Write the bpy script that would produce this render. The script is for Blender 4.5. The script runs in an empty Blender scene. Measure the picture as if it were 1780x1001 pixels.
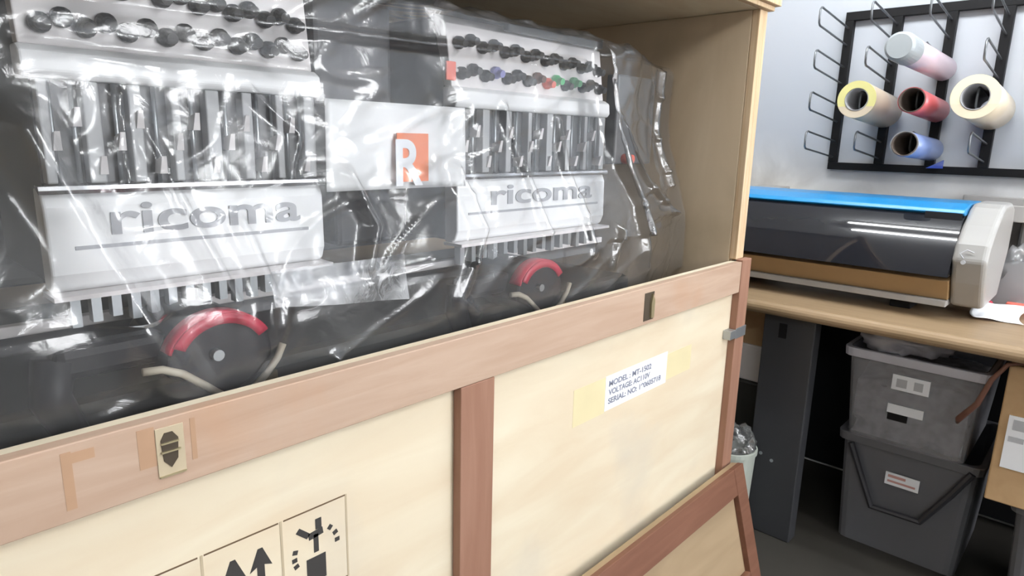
import bpy, bmesh, math, random
from mathutils import Vector, Matrix, noise

S = bpy.context.scene
COL = S.collection

# ------------------------------------------------------------------ camera
R = ((0.6801, -0.7327, 0.0238), (-0.1444, -0.1657, -0.9755), (0.7187, 0.6601, -0.2185))
cam_data = bpy.data.cameras.new('camera')
cam = bpy.data.objects.new('camera', cam_data)
COL.objects.link(cam)
rgt = Vector(R[0]).normalized()
fwd = Vector(R[2]); fwd = (fwd - rgt * fwd.dot(rgt)).normalized()
up = rgt.cross(fwd)
cam.matrix_world = Matrix(((rgt.x, up.x, -fwd.x, 0.0), (rgt.y, up.y, -fwd.y, 0.0), (rgt.z, up.z, -fwd.z, 1.36), (0, 0, 0, 1)))
cam_data.sensor_width = 36.0
cam_data.lens = 1150.6 / 1780.0 * 36.0
cam_data.clip_start = 0.02
S.camera = cam

# ------------------------------------------------------------------ view, world
S.view_settings.view_transform = 'Standard'
S.view_settings.look = 'None'
S.view_settings.gamma = 1.0
S.view_settings.use_curve_mapping = False
S.view_settings.exposure = 0.3
S.cycles.use_denoising = True
S.cycles.max_bounces = 10
S.cycles.transparent_max_bounces = 24
S.cycles.caustics_reflective = False
S.cycles.caustics_refractive = False
S.cycles.sample_clamp_indirect = 6.0

W = bpy.data.worlds.new('room_light'); S.world = W; W.use_nodes = True
bg = W.node_tree.nodes['Background']
bg.inputs[0].default_value = (0.86, 0.93, 1.0, 1)
bg.inputs[1].default_value = 0.2

LAMP_STRENGTH = 68.0
ADDED_WINDOW_STRENGTH = 17.0
CEIL = 2.85
LAMPS = [(1.70, 0.50, 1.25), (1.40, -1.50, 1.25), (-2.45, -1.50, 1.25)]   # x, y centre, length

# ------------------------------------------------------------------ materials
def new_mat(name):
    m = bpy.data.materials.new(name); m.use_nodes = True
    nt = m.node_tree
    return m, nt, nt.nodes['Principled BSDF']

def N(nt, t, **kw):
    n = nt.nodes.new(t)
    for k, v in kw.items():
        setattr(n, k, v)
    return n

def srgb(r, g, b):
    f = lambda c: ((c / 255.0) / 12.92) if c / 255.0 <= 0.04045 else (((c / 255.0) + 0.055) / 1.055) ** 2.4
    return (f(r), f(g), f(b), 1.0)

def plain(name, col, rough=0.5, metal=0.0, spec=0.5, var=0.06, scale=20.0, bump=0.0, coat=0.0):
    m, nt, p = new_mat(name)
    tc = N(nt, 'ShaderNodeTexCoord'); nz = N(nt, 'ShaderNodeTexNoise')
    nz.inputs['Scale'].default_value = scale; nz.inputs['Detail'].default_value = 4
    nt.links.new(tc.outputs['Object'], nz.inputs['Vector'])
    mx = N(nt, 'ShaderNodeMix', data_type='RGBA')
    c = Vector(col[:3])
    mx.inputs[6].default_value = (*(c * (1 - var)), 1); mx.inputs[7].default_value = (*[min(1, v) for v in c * (1 + var)], 1)
    nt.links.new(nz.outputs['Fac'], mx.inputs[0]); nt.links.new(mx.outputs[2], p.inputs['Base Color'])
    p.inputs['Roughness'].default_value = rough; p.inputs['Metallic'].default_value = metal
    p.inputs['Specular IOR Level'].default_value = spec
    if coat: p.inputs['Coat Weight'].default_value = coat
    if bump:
        b = N(nt, 'ShaderNodeBump'); b.inputs['Strength'].default_value = bump; b.inputs['Distance'].default_value = 0.01
        nt.links.new(nz.outputs['Fac'], b.inputs['Height']); nt.links.new(b.outputs[0], p.inputs['Normal'])
    return m

def wood(name, c1, c2, stretch=(1, 14, 14), scale=3.0, rough=0.6, stain=None, bump=0.15, knots=False):
    m, nt, p = new_mat(name)
    tc = N(nt, 'ShaderNodeTexCoord'); mp = N(nt, 'ShaderNodeMapping')
    mp.inputs['Scale'].default_value = stretch
    nt.links.new(tc.outputs['Object'], mp.inputs['Vector'])
    nz = N(nt, 'ShaderNodeTexNoise'); nz.inputs['Scale'].default_value = scale; nz.inputs['Detail'].default_value = 8
    nz.inputs['Distortion'].default_value = 0.6
    nt.links.new(mp.outputs[0], nz.inputs['Vector'])
    rp = N(nt, 'ShaderNodeValToRGB')
    rp.color_ramp.elements[0].position = 0.3; rp.color_ramp.elements[0].color = c1
    rp.color_ramp.elements[1].position = 0.7; rp.color_ramp.elements[1].color = c2
    nt.links.new(nz.outputs['Fac'], rp.inputs[0])
    out = rp.outputs[0]
    if stain is not None:
        n2 = N(nt, 'ShaderNodeTexNoise'); n2.inputs['Scale'].default_value = 3.4; n2.inputs['Detail'].default_value = 5
        nt.links.new(tc.outputs['Object'], n2.inputs['Vector'])
        r2 = N(nt, 'ShaderNodeValToRGB')
        r2.color_ramp.elements[0].position = 0.55; r2.color_ramp.elements[0].color = (0, 0, 0, 1)
        r2.color_ramp.elements[1].position = 0.75; r2.color_ramp.elements[1].color = (0.6, 0.6, 0.6, 1)
        nt.links.new(n2.outputs['Fac'], r2.inputs[0])
        mx = N(nt, 'ShaderNodeMix', data_type='RGBA'); mx.inputs[7].default_value = stain
        nt.links.new(r2.outputs[0], mx.inputs[0]); nt.links.new(out, mx.inputs[6]); out = mx.outputs[2]
    if knots:
        v = N(nt, 'ShaderNodeTexVoronoi'); v.inputs['Scale'].default_value = 5.0
        nt.links.new(tc.outputs['Object'], v.inputs['Vector'])
        r3 = N(nt, 'ShaderNodeValToRGB')
        r3.color_ramp.elements[0].position = 0.02; r3.color_ramp.elements[0].color = (0.7, 0.7, 0.7, 1)
        r3.color_ramp.elements[1].position = 0.05; r3.color_ramp.elements[1].color = (0, 0, 0, 1)
        nt.links.new(v.outputs['Distance'], r3.inputs[0])
        mx = N(nt, 'ShaderNodeMix', data_type='RGBA'); mx.inputs[7].default_value = (0.22, 0.14, 0.08, 1)
        nt.links.new(r3.outputs[0], mx.inputs[0]); nt.links.new(out, mx.inputs[6]); out = mx.outputs[2]
    nt.links.new(out, p.inputs['Base Color'])
    p.inputs['Roughness'].default_value = rough
    p.inputs['Specular IOR Level'].default_value = 0.3
    b = N(nt, 'ShaderNodeBump'); b.inputs['Strength'].default_value = bump; b.inputs['Distance'].default_value = 0.004
    nt.links.new(nz.outputs['Fac'], b.inputs['Height']); nt.links.new(b.outputs[0], p.inputs['Normal'])
    return m

M = {}
M['ply'] = wood('pale_plywood', (0.655, 0.546, 0.395, 1), (0.722, 0.647, 0.496, 1), stretch=(1.2, 6, 6), scale=2.2, stain=(0.55, 0.50, 0.42, 1), knots=True)
M['lean_ply'] = wood('shaded_plywood', (0.290, 0.207, 0.124, 1), (0.357, 0.261, 0.162, 1), stretch=(1.2, 6, 6), scale=2.2)  # plywood darkened in colour to stand in for shade on the leaning lid
M['ply_side'] = wood('tan_plywood', (0.56, 0.43, 0.29, 1), (0.64, 0.51, 0.355, 1), stretch=(5, 5, 0.8), scale=2.0, stain=(0.42, 0.33, 0.22, 1))
M['edge'] = wood('plywood_edge', (0.527, 0.357, 0.204, 1), (0.663, 0.510, 0.340, 1), stretch=(30, 30, 1), scale=4)
M['rail'] = wood('pinkish_rail_wood', (0.409, 0.281, 0.204, 1), (0.474, 0.347, 0.263, 1), stretch=(1.5, 16, 16), scale=2.5, stain=(0.46, 0.26, 0.15, 1))
M['batten'] = wood('red_brown_batten_wood', (0.265, 0.136, 0.090, 1), (0.320, 0.176, 0.121, 1), stretch=(16, 16, 1.5), scale=2.5)
M['lean_rail'] = wood('shaded_brown_rail_wood', (0.148, 0.065, 0.040, 1), (0.187, 0.086, 0.054, 1), stretch=(1.5, 16, 16), scale=2.5)  # shade on the lid rails is mixed into this brown
M['desk'] = wood('desk_laminate', (0.25, 0.175, 0.10, 1), (0.31, 0.22, 0.135, 1), stretch=(14, 1, 14), scale=2.5, rough=0.35)
M['ink'] = plain('black_stencil_ink', (0.035, 0.032, 0.03), 0.8)
M['ink_line'] = plain('brown_box_line_ink', (0.12, 0.075, 0.04), 0.8)
M['paper'] = plain('white_paper', (0.86, 0.88, 0.92), 0.6, var=0.02)
M['print'] = plain('grey_print', (0.20, 0.21, 0.27), 0.7)
M['stain'] = plain('soaked_rail_stain', (0.40, 0.245, 0.15), 0.7, var=0.15)
M['tape'] = plain('yellowed_tape', (0.72, 0.63, 0.39), 0.35, var=0.1, scale=8)
M['slot'] = plain('dark_slot', (0.05, 0.035, 0.02), 0.7)
M['latch'] = plain('aged_brass', (0.42, 0.36, 0.22), 0.35, metal=0.6)
M['steel'] = plain('grey_steel', (0.45, 0.48, 0.50), 0.35, metal=0.8)
M['latch_plate'] = plain('pale_plate', (0.46, 0.38, 0.26), 0.5)
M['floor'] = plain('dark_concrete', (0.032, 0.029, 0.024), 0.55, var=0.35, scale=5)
M['ceiling'] = plain('white_ceiling', (0.8, 0.8, 0.8), 0.9)
M['wallb'] = plain('grey_wall', (0.62, 0.60, 0.57), 0.9)
M['wallf'] = plain('brown_grey_wall', (0.22, 0.21, 0.20), 0.9)
M['label_red'] = plain('faded_red_print', (0.55, 0.30, 0.28), 0.7)
M['black'] = plain('black_metal', (0.004, 0.004, 0.005), 0.6, spec=0.25)
M['wire'] = plain('grey_wire', (0.16, 0.17, 0.18), 0.35, metal=0.7)
M['mgrey'] = plain('machine_dark_grey', (0.13, 0.133, 0.14), 0.45)
M['mbase'] = plain('machine_base_grey', (0.022, 0.023, 0.021), 0.5)
M['mwhite'] = plain('machine_white', (0.93, 0.94, 0.95), 0.35, var=0.02)
M['mlight'] = plain('machine_light_grey', (0.82, 0.79, 0.79), 0.4)
M['knob'] = plain('black_tension_knob', (0.012, 0.012, 0.014), 0.55)
M['rib'] = plain('needle_case_rib_grey', (0.42, 0.43, 0.44), 0.4)
M['tan'] = plain('tan_board', (0.22, 0.17, 0.09), 0.7)
M['mdark'] = plain('machine_black', (0.010, 0.010, 0.013), 0.5, spec=0.3)
M['logo_grey'] = plain('logo_grey', (0.44, 0.45, 0.48), 0.5)
M['chrome'] = plain('chrome', (0.75, 0.76, 0.78), 0.22, metal=0.95)
M['red'] = plain('red_plastic', (0.55, 0.02, 0.06), 0.35)
M['tag'] = plain('coral_tag', (0.85, 0.18, 0.13), 0.5)
M['green'] = plain('green_plastic', (0.08, 0.5, 0.18), 0.4)
M['violet'] = plain('violet_plastic', (0.3, 0.3, 0.62), 0.4)
M['orange'] = plain('orange_logo', (0.88, 0.22, 0.07), 0.5)
M['cream'] = plain('cream_board', (0.52, 0.47, 0.37), 0.6)
M['pblue'] = plain('blue_lid', (0.015, 0.22, 0.50), 0.3, var=0.03)
M['pcover'] = plain('smoked_cover', (0.012, 0.013, 0.017), 0.015, spec=0.45)
M['pbody'] = plain('printer_black', (0.015, 0.015, 0.018), 0.4)
M['pwhite'] = plain('printer_white', (0.33, 0.325, 0.315), 0.35, var=0.02)
M['pbrown'] = plain('brown_tray', (0.30, 0.19, 0.09), 0.4)
M['pgrey'] = plain('printer_grey', (0.33, 0.32, 0.31), 0.4)
M['leg'] = plain('grey_leg_paint', (0.035, 0.036, 0.040), 0.5)
M['bin'] = None
M['lid'] = plain('white_lid', (0.52, 0.52, 0.58), 0.4)
M['scraps'] = plain('pale_scraps', (0.50, 0.50, 0.51), 0.7, var=0.9, scale=30)
M['strap'] = plain('black_strap', (0.025, 0.025, 0.03), 0.5)
M['card'] = wood('cardboard', (0.42, 0.27, 0.14, 1), (0.49, 0.33, 0.18, 1), stretch=(8, 8, 8), scale=2, rough=0.8, bump=0.05)
M['cable'] = plain('brown_orange_cable', (0.14, 0.06, 0.04), 0.6)
M['bucket'] = plain('pale_bucket', (0.42, 0.45, 0.40), 0.5)
M['core'] = plain('cardboard_core', (0.10, 0.075, 0.06), 0.8)
M['greycore'] = plain('grey_core', (0.30, 0.30, 0.31), 0.6)

def vinyl(name, col, rough=0.3):
    return plain(name, col, rough, var=0.04, scale=12)
M['v_yellow'] = vinyl('clear_yellow_vinyl', (0.55, 0.47, 0.36))
M['v_rim'] = vinyl('yellow_vinyl_rim', (0.66, 0.62, 0.27))
M['v_red'] = vinyl('coral_vinyl', (0.60, 0.12, 0.13))
M['v_blue'] = vinyl('blue_vinyl', (0.16, 0.22, 0.42))
M['v_blue_dark'] = vinyl('dark_blue_vinyl', (0.02, 0.05, 0.30))
M['v_pink'] = vinyl('pale_pink_vinyl', (0.58, 0.46, 0.52))
M['v_cream'] = vinyl('cream_vinyl', (0.66, 0.57, 0.43))
M['v_cream_end'] = vinyl('cream_vinyl_end', (0.76, 0.70, 0.50))
M['wrap'] = plain('grey_end_wrap', (0.33, 0.36, 0.38), 0.4)

def marble():
    m, nt, p = new_mat('marbled_white_wall')
    tc = N(nt, 'ShaderNodeTexCoord')
    n1 = N(nt, 'ShaderNodeTexNoise'); n1.inputs['Scale'].default_value = 3.0; n1.inputs['Detail'].default_value = 6; n1.inputs['Distortion'].default_value = 1.2
    nt.links.new(tc.outputs['Object'], n1.inputs['Vector'])
    rp = N(nt, 'ShaderNodeValToRGB')
    rp.color_ramp.elements[0].position = 0.35; rp.color_ramp.elements[0].color = (0.50, 0.485, 0.46, 1)
    rp.color_ramp.elements[1].position = 0.62; rp.color_ramp.elements[1].color = (0.80, 0.79, 0.765, 1)
    nt.links.new(n1.outputs['Fac'], rp.inputs[0])
    # painted upper part, marbled panel behind the desk
    sx = N(nt, 'ShaderNodeSeparateXYZ'); nt.links.new(tc.outputs['Object'], sx.inputs[0])
    n2 = N(nt, 'ShaderNodeTexNoise'); n2.inputs['Scale'].default_value = 1.4
    nt.links.new(tc.outputs['Object'], n2.inputs['Vector'])
    ad = N(nt, 'ShaderNodeMath', operation='MULTIPLY_ADD'); ad.inputs[1].default_value = 0.5
    nt.links.new(n2.outputs['Fac'], ad.inputs[0]); nt.links.new(sx.outputs[2], ad.inputs[2])
    mr = N(nt, 'ShaderNodeMapRange'); mr.inputs[1].default_value = 1.40; mr.inputs[2].default_value = 1.60
    nt.links.new(ad.outputs[0], mr.inputs[0])
    mx = N(nt, 'ShaderNodeMix', data_type='RGBA'); mx.inputs[7].default_value = (0.45, 0.475, 0.52, 1)
    nt.links.new(mr.outputs[0], mx.inputs[0]); nt.links.new(rp.outputs[0], mx.inputs[6])
    nt.links.new(mx.outputs[2], p.inputs['Base Color'])
    p.inputs['Roughness'].default_value = 0.6
    return m
M['wallr'] = marble()

def film_mat(name, haze):
    m = bpy.data.materials.new(name); m.use_nodes = True
    nt = m.node_tree; nt.nodes.clear()
    out = N(nt, 'ShaderNodeOutputMaterial')
    tr = N(nt, 'ShaderNodeBsdfTransparent'); tr.inputs[0].default_value = (0.988, 0.99, 0.992, 1)
    gl = N(nt, 'ShaderNodeBsdfGlossy'); gl.inputs['Roughness'].default_value = 0.2
    df = N(nt, 'ShaderNodeBsdfTranslucent'); df.inputs[0].default_value = (0.9, 0.92, 0.95, 1)
    d2 = N(nt, 'ShaderNodeBsdfDiffuse'); d2.inputs[0].default_value = (0.9, 0.92, 0.95, 1)
    tc = N(nt, 'ShaderNodeTexCoord')
    nz = N(nt, 'ShaderNodeTexNoise'); nz.inputs['Scale'].default_value = 26; nz.inputs['Detail'].default_value = 4; nz.inputs['Distortion'].default_value = 1.0
    nt.links.new(tc.outputs['Object'], nz.inputs['Vector'])
    bp = N(nt, 'ShaderNodeBump'); bp.inputs['Strength'].default_value = 0.15; bp.inputs['Distance'].default_value = 0.012
    nt.links.new(nz.outputs['Fac'], bp.inputs['Height']); nt.links.new(bp.outputs[0], gl.inputs['Normal'])
    fr = N(nt, 'ShaderNodeFresnel'); fr.inputs[0].default_value = 1.5
    nt.links.new(bp.outputs[0], fr.inputs['Normal'])
    mu = N(nt, 'ShaderNodeMath', operation='MULTIPLY_ADD'); mu.use_clamp = True
    mu.inputs[1].default_value = 1.7; mu.inputs[2].default_value = 0.0
    nt.links.new(fr.outputs[0], mu.inputs[0])
    hz = N(nt, 'ShaderNodeMixShader'); hz.inputs[0].default_value = 0.5
    nt.links.new(df.outputs[0], hz.inputs[1]); nt.links.new(d2.outputs[0], hz.inputs[2])
    m1 = N(nt, 'ShaderNodeMixShader'); m1.inputs[0].default_value = haze
    nt.links.new(tr.outputs[0], m1.inputs[1]); nt.links.new(hz.outputs[0], m1.inputs[2])
    m2 = N(nt, 'ShaderNodeMixShader')
    nt.links.new(mu.outputs[0], m2.inputs[0]); nt.links.new(m1.outputs[0], m2.inputs[1]); nt.links.new(gl.outputs[0], m2.inputs[2])
    nt.links.new(m2.outputs[0], out.inputs[0])
    return m
M['film'] = film_mat('clear_plastic_film', 0.08)
M['bagfilm'] = film_mat('milky_plastic_film', 0.45)

def bin_mat(name, col, clear):
    m = bpy.data.materials.new(name); m.use_nodes = True
    nt = m.node_tree; p = nt.nodes['Principled BSDF']; out = nt.nodes['Material Output']
    p.inputs['Base Color'].default_value = (*col, 1); p.inputs['Roughness'].default_value = 0.35
    tr = N(nt, 'ShaderNodeBsdfTransparent'); tr.inputs[0].default_value = (0.9, 0.9, 0.92, 1)
    mx = N(nt, 'ShaderNodeMixShader'); mx.inputs[0].default_value = clear
    nt.links.new(p.outputs[0], mx.inputs[1]); nt.links.new(tr.outputs[0], mx.inputs[2]); nt.links.new(mx.outputs[0], out.inputs[0])
    return m
M['bin'] = bin_mat('cloudy_grey_plastic', (0.42, 0.425, 0.45), 0.62)
M['bin_dark'] = bin_mat('smoky_grey_plastic', (0.15, 0.152, 0.165), 0.15)

def lamp_mat(name, col, strength):
    m = bpy.data.materials.new(name); m.use_nodes = True
    nt = m.node_tree; nt.nodes.clear()
    e = N(nt, 'ShaderNodeEmission'); e.inputs[0].default_value = col; e.inputs[1].default_value = strength
    o = N(nt, 'ShaderNodeOutputMaterial'); nt.links.new(e.outputs[0], o.inputs[0])
    return m
M['tube'] = lamp_mat('lit_fluorescent_tube', (0.95, 0.98, 1.0, 1), LAMP_STRENGTH)
M['window_glow'] = lamp_mat('added_window_glow', (0.97, 0.98, 1.0, 1), ADDED_WINDOW_STRENGTH)  # glow of the added window, lights the crate front and film

# ------------------------------------------------------------------ mesh helpers
ORG = {}
def origin(o):
    v = Vector((0, 0, 0))
    while o is not None:
        v = v + ORG.get(o.name, Vector((0, 0, 0))); o = o.parent
    return v

class MB:
    def __init__(self):
        self.bm = bmesh.new()
    def poly(self, pts):
        vs = [self.bm.verts.new(p) for p in pts]
        self.bm.faces.new(vs); return vs
    def box(self, x0, x1, y0, y1, z0, z1):
        c = [(x0, y0, z0), (x1, y0, z0), (x1, y1, z0), (x0, y1, z0), (x0, y0, z1), (x1, y0, z1), (x1, y1, z1), (x0, y1, z1)]
        self.hexa(c); return self
    def hexa(self, c):
        v = [self.bm.verts.new(p) for p in c]
        for f in ((3, 2, 1, 0), (4, 5, 6, 7), (0, 1, 5, 4), (1, 2, 6, 5), (2, 3, 7, 6), (3, 0, 4, 7)):
            self.bm.faces.new([v[i] for i in f])
        return self
    def prism(self, prof, axis, a0, a1):
        """prof: 2D outline; axis 0 -> (y,z), 1 -> (x,z), 2 -> (x,y)"""
        def P(p, a):
            return (a, p[0], p[1]) if axis == 0 else ((p[0], a, p[1]) if axis == 1 else (p[0], p[1], a))
        lo = [self.bm.verts.new(P(p, a0)) for p in prof]; hi = [self.bm.verts.new(P(p, a1)) for p in prof]
        n = len(prof)
        self.bm.faces.new(lo); self.bm.faces.new(hi[::-1])
        for i in range(n):
            self.bm.faces.new([lo[i], hi[i], hi[(i + 1) % n], lo[(i + 1) % n]])
        return self
    def tube(self, pts, r, seg=10, closed=False, caps=True):
        pts = [Vector(p) for p in pts]; rings = []; n = len(pts)
        prev = None
        for i, p in enumerate(pts):
            if closed:
                t = (pts[(i + 1) % n] - pts[i - 1])
            else:
                t = pts[min(i + 1, n - 1)] - pts[max(i - 1, 0)]
            t.normalize()
            if prev is None:
                a = Vector((0, 0, 1)) if abs(t.z) < 0.9 else Vector((1, 0, 0))
                u = t.cross(a).normalized()
            else:
                u = (prev - t * prev.dot(t)).normalized()
            prev = u; w = t.cross(u)
            rr = r[i] if isinstance(r, (list, tuple)) else r
            rings.append([self.bm.verts.new(p + u * (rr * math.cos(2 * math.pi * k / seg)) + w * (rr * math.sin(2 * math.pi * k / seg))) for k in range(seg)])
        m = n if closed else n - 1
        for i in range(m):
            a, b = rings[i], rings[(i + 1) % n]
            for k in range(seg):
                self.bm.faces.new([a[k], a[(k + 1) % seg], b[(k + 1) % seg], b[k]])
        if caps and not closed:
            self.bm.faces.new(rings[0][::-1]); self.bm.faces.new(rings[-1])
        return self
    def pipe(self, p0, p1, r0, r1, seg=40):
        """hollow cylinder, inner r0, outer r1"""
        p0 = Vector(p0); p1 = Vector(p1); t = (p1 - p0).normalized()
        a = Vector((0, 0, 1)) if abs(t.z) < 0.9 else Vector((1, 0, 0))
        u = t.cross(a).normalized(); w = t.cross(u)
        def ring(p, r):
            return [self.bm.verts.new(p + u * (r * math.cos(2 * math.pi * k / seg)) + w * (r * math.sin(2 * math.pi * k / seg))) for k in range(seg)]
        A, B, Cc, D = ring(p0, r1), ring(p1, r1), ring(p1, r0), ring(p0, r0)
        for X, Y in ((A, B), (B, Cc), (Cc, D), (D, A)):
            for k in range(seg):
                self.bm.faces.new([X[k], X[(k + 1) % seg], Y[(k + 1) % seg], Y[k]])
        return self
    def grid(self, fn, nu, nv):
        vs = [[self.bm.verts.new(fn(i / nu, j / nv)) for j in range(nv + 1)] for i in range(nu + 1)]
        for i in range(nu):
            for j in range(nv):
                self.bm.faces.new([vs[i][j], vs[i + 1][j], vs[i + 1][j + 1], vs[i][j + 1]])
        return self
    def build(self, name, mat, parent=None, smooth=False, bevel=0.0, seg=2, loc=None, solid=0.0, subsurf=0):
        me = bpy.data.meshes.new(name)
        bmesh.ops.recalc_face_normals(self.bm, faces=self.bm.faces[:])
        off = loc if loc is not None else origin(parent)
        bmesh.ops.translate(self.bm, verts=self.bm.verts[:], vec=-Vector(off))
        self.bm.to_mesh(me); self.bm.free()
        me.materials.append(mat)
        o = bpy.data.objects.new(name, me); COL.objects.link(o)
        if parent is not None: o.parent = parent
        if loc is not None: o.location = loc
        if smooth:
            for p in me.polygons: p.use_smooth = True
        if solid:
            s = o.modifiers.new('solid', 'SOLIDIFY'); s.thickness = solid
        if bevel:
            b = o.modifiers.new('bevel', 'BEVEL'); b.width = bevel; b.segments = seg; b.limit_method = 'ANGLE'; b.angle_limit = math.radians(40)
        if subsurf:
            b = o.modifiers.new('sub', 'SUBSURF'); b.levels = b.render_levels = subsurf
        return o

def box(name, mat, parent, x0, x1, y0, y1, z0, z1, bevel=0.002, **k):
    return MB().box(x0, x1, y0, y1, z0, z1).build(name, mat, parent, bevel=bevel, **k)

def tag(o, label=None, cat=None, group=None, kind=None):
    if label: o['label'] = label
    if cat: o['category'] = cat
    if group: o['group'] = group
    if kind: o['kind'] = kind
    return o

def thing(name, loc, label, cat, group=None):
    o = bpy.data.objects.new(name, None); COL.objects.link(o); o.location = loc
    ORG[o.name] = Vector(loc)
    return tag(o, label, cat, group)

def text_part(name, txt, size, mat, parent, pos, width=None, xdir=(1, 0, 0), zdir=(0, 0, 1), depth=0.0004, bold=0.0, extr=None):
    cu = bpy.data.curves.new(name, 'FONT'); cu.body = txt; cu.size = size; cu.extrude = depth; cu.offset = bold
    to = bpy.data.objects.new(name + '_src', cu); COL.objects.link(to)
    dg = bpy.context.evaluated_depsgraph_get()
    me = bpy.data.meshes.new_from_object(to.evaluated_get(dg))
    bpy.data.objects.remove(to); bpy.data.curves.remove(cu)
    xs = [v.co.x for v in me.vertices]; x0, x1 = min(xs), max(xs)
    sx = (width / (x1 - x0)) if width else 1.0
    X = Vector(xdir); Z = Vector(zdir); Nn = X.cross(Z)
    og = origin(parent)
    for v in me.vertices:
        c = v.co.copy()
        v.co = Vector(pos) - og + X * ((c.x - x0) * sx) + Z * c.y + Nn * c.z
    me.name = name
    me.materials.append(mat)
    o = bpy.data.objects.new(name, me); COL.objects.link(o); o.parent = parent
    return o

# ------------------------------------------------------------------ room
def struct(name, mb, mat):
    return tag(mb.build(name, mat), kind='structure')
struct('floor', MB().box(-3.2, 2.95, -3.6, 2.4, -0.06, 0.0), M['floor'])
struct('ceiling', MB().box(-3.2, 2.95, -3.6, 2.4, CEIL, CEIL + 0.06), M['ceiling'])
struct('wall_right', MB().box(2.91, 2.97, -3.6, 2.4, 0.0, CEIL), M['wallr'])
struct('wall_back', MB().box(-3.2, 2.91, 2.34, 2.4, 0.0, CEIL), M['wallb'])

struct('wall_left', MB().box(-3.26, -3.2, -3.6, 2.4, 0.0, CEIL), M['wallb'])
WX0, WX1, WZ0, WZ1 = 0.8, 2.8, 0.95, 2.30
wf = MB()
for q in ((-3.2, WX0, 0.0, CEIL), (WX1, 2.91, 0.0, CEIL), (WX0, WX1, 0.0, WZ0), (WX0, WX1, WZ1, CEIL)):
    wf.box(q[0], q[1], -3.6, -3.54, q[2], q[3])
struct('wall_front', wf, M['wallf'])
wn = MB()
for q in ((WX0, WX0 + 0.05, WZ0, WZ1), (WX1 - 0.05, WX1, WZ0, WZ1), (WX0 + 0.05, WX1 - 0.05, WZ0, WZ0 + 0.05), (WX0 + 0.05, WX1 - 0.05, WZ1 - 0.05, WZ1), (1.78, 1.82, WZ0 + 0.05, WZ1 - 0.05)):
    wn.box(q[0], q[1], -3.59, -3.53, q[2], q[3])
win = struct('added_window_1', wn, M['mwhite'])  # window added behind the camera as a light source, out of view
tag(MB().box(WX0 + 0.05, WX1 - 0.05, -3.575, -3.57, WZ0 + 0.05, WZ1 - 0.05).build('added_glow_pane', M['window_glow'], win), 'glowing frosted pane added for light')
lamp_labels = ['twin tube ceiling light above the gap between crate and workbench', 'twin tube ceiling light in front of the crate, nearer the workbench', 'twin tube ceiling light in front of the crate, farther from the workbench']
for (lx, ly, L), lab in zip(LAMPS, lamp_labels):
    t = thing('ceiling_light', (lx, ly, CEIL), lab, 'ceiling light', 'twin tube ceiling lights')
    MB().prism([(lx - 0.20, CEIL), (lx + 0.20, CEIL), (lx + 0.06, CEIL - 0.05), (lx - 0.06, CEIL - 0.05)], 1, ly - L / 2 - 0.03, ly + L / 2 + 0.03).build('housing', M['pwhite'], t)
    for s in (-1, 1):
        MB().tube([(lx + s * 0.125, ly - L / 2, CEIL - 0.075), (lx + s * 0.125, ly + L / 2, CEIL - 0.075)], 0.026, 12).build('tube', M['tube'], t, smooth=True)

# ------------------------------------------------------------------ crate
XL, XR = -0.18, 1.90
YB = 1.80
crate = thing('shipping_crate', (0.86, 1.3, 0.0), 'open pale plywood shipping crate with pinkish rails holding the wrapped machine', 'crate')
box('front_panel', M['ply'], crate, XL, 1.884, 0.808, 0.826, 0.02, 1.030)
box('top_rail', M['rail'], crate, XL, 1.838, 0.788, 0.8078, 0.941, 1.031, bevel=0.0015)
rail2 = box('bottom_rail', M['rail'], crate, XL, 1.838, 0.788, 0.8078, 0.02, 0.11)
box('middle_batten', M['batten'], crate, 0.735, 0.818, 0.788, 0.8078, 0.1105, 0.9405, bevel=0.0015)['label'] = 'red brown upright batten'
box('corner_post', M['batten'], crate, 1.8385, 1.90, 0.786, 0.8078, 0.02, 1.036, bevel=0.0015)
box('side_panel', M['ply_side'], crate, 1.836, 1.858, 0.828, YB, 0.02, 1.718)
sp = MB(); sp.box(1.836, 1.858, 0.806, 0.8275, 1.0365, 1.718); sp.box(1.8585, 1.884, 0.806, 0.86, 1.0365, 1.718)
sp.build('side_edge_cleat', M['edge'], crate, bevel=0.0015)
box('side_panel', M['ply_side'], crate, XL, XL + 0.02, 0.828, YB, 0.02, 1.718)
box('back_panel', M['ply_side'], crate, XL, 1.884, YB + 0.001, YB + 0.02, 0.02, 1.718)
box('floor_panel', M['ply_side'], crate, XL + 0.022, 1.834, 0.828, YB - 0.001, 0.02, 0.05)
box('top_panel', M['ply'], crate, XL, 1.884, 0.812, YB + 0.02, 1.7185, 1.736)
tf = MB(); tf.box(XL, 1.896, 0.792, 0.8115, 1.7185, 1.731); tf.box(XL, 1.91, 0.780, 0.8115, 1.7315, 1.76)
tf.build('top_front_edge', M['edge'], crate, bevel=0.002)
for xx in (0.0, 0.86, 1.72):
    box('skid', M['batten'], crate, xx - 0.05, xx + 0.05, 0.83, YB, 0.0, 0.0195)
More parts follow.
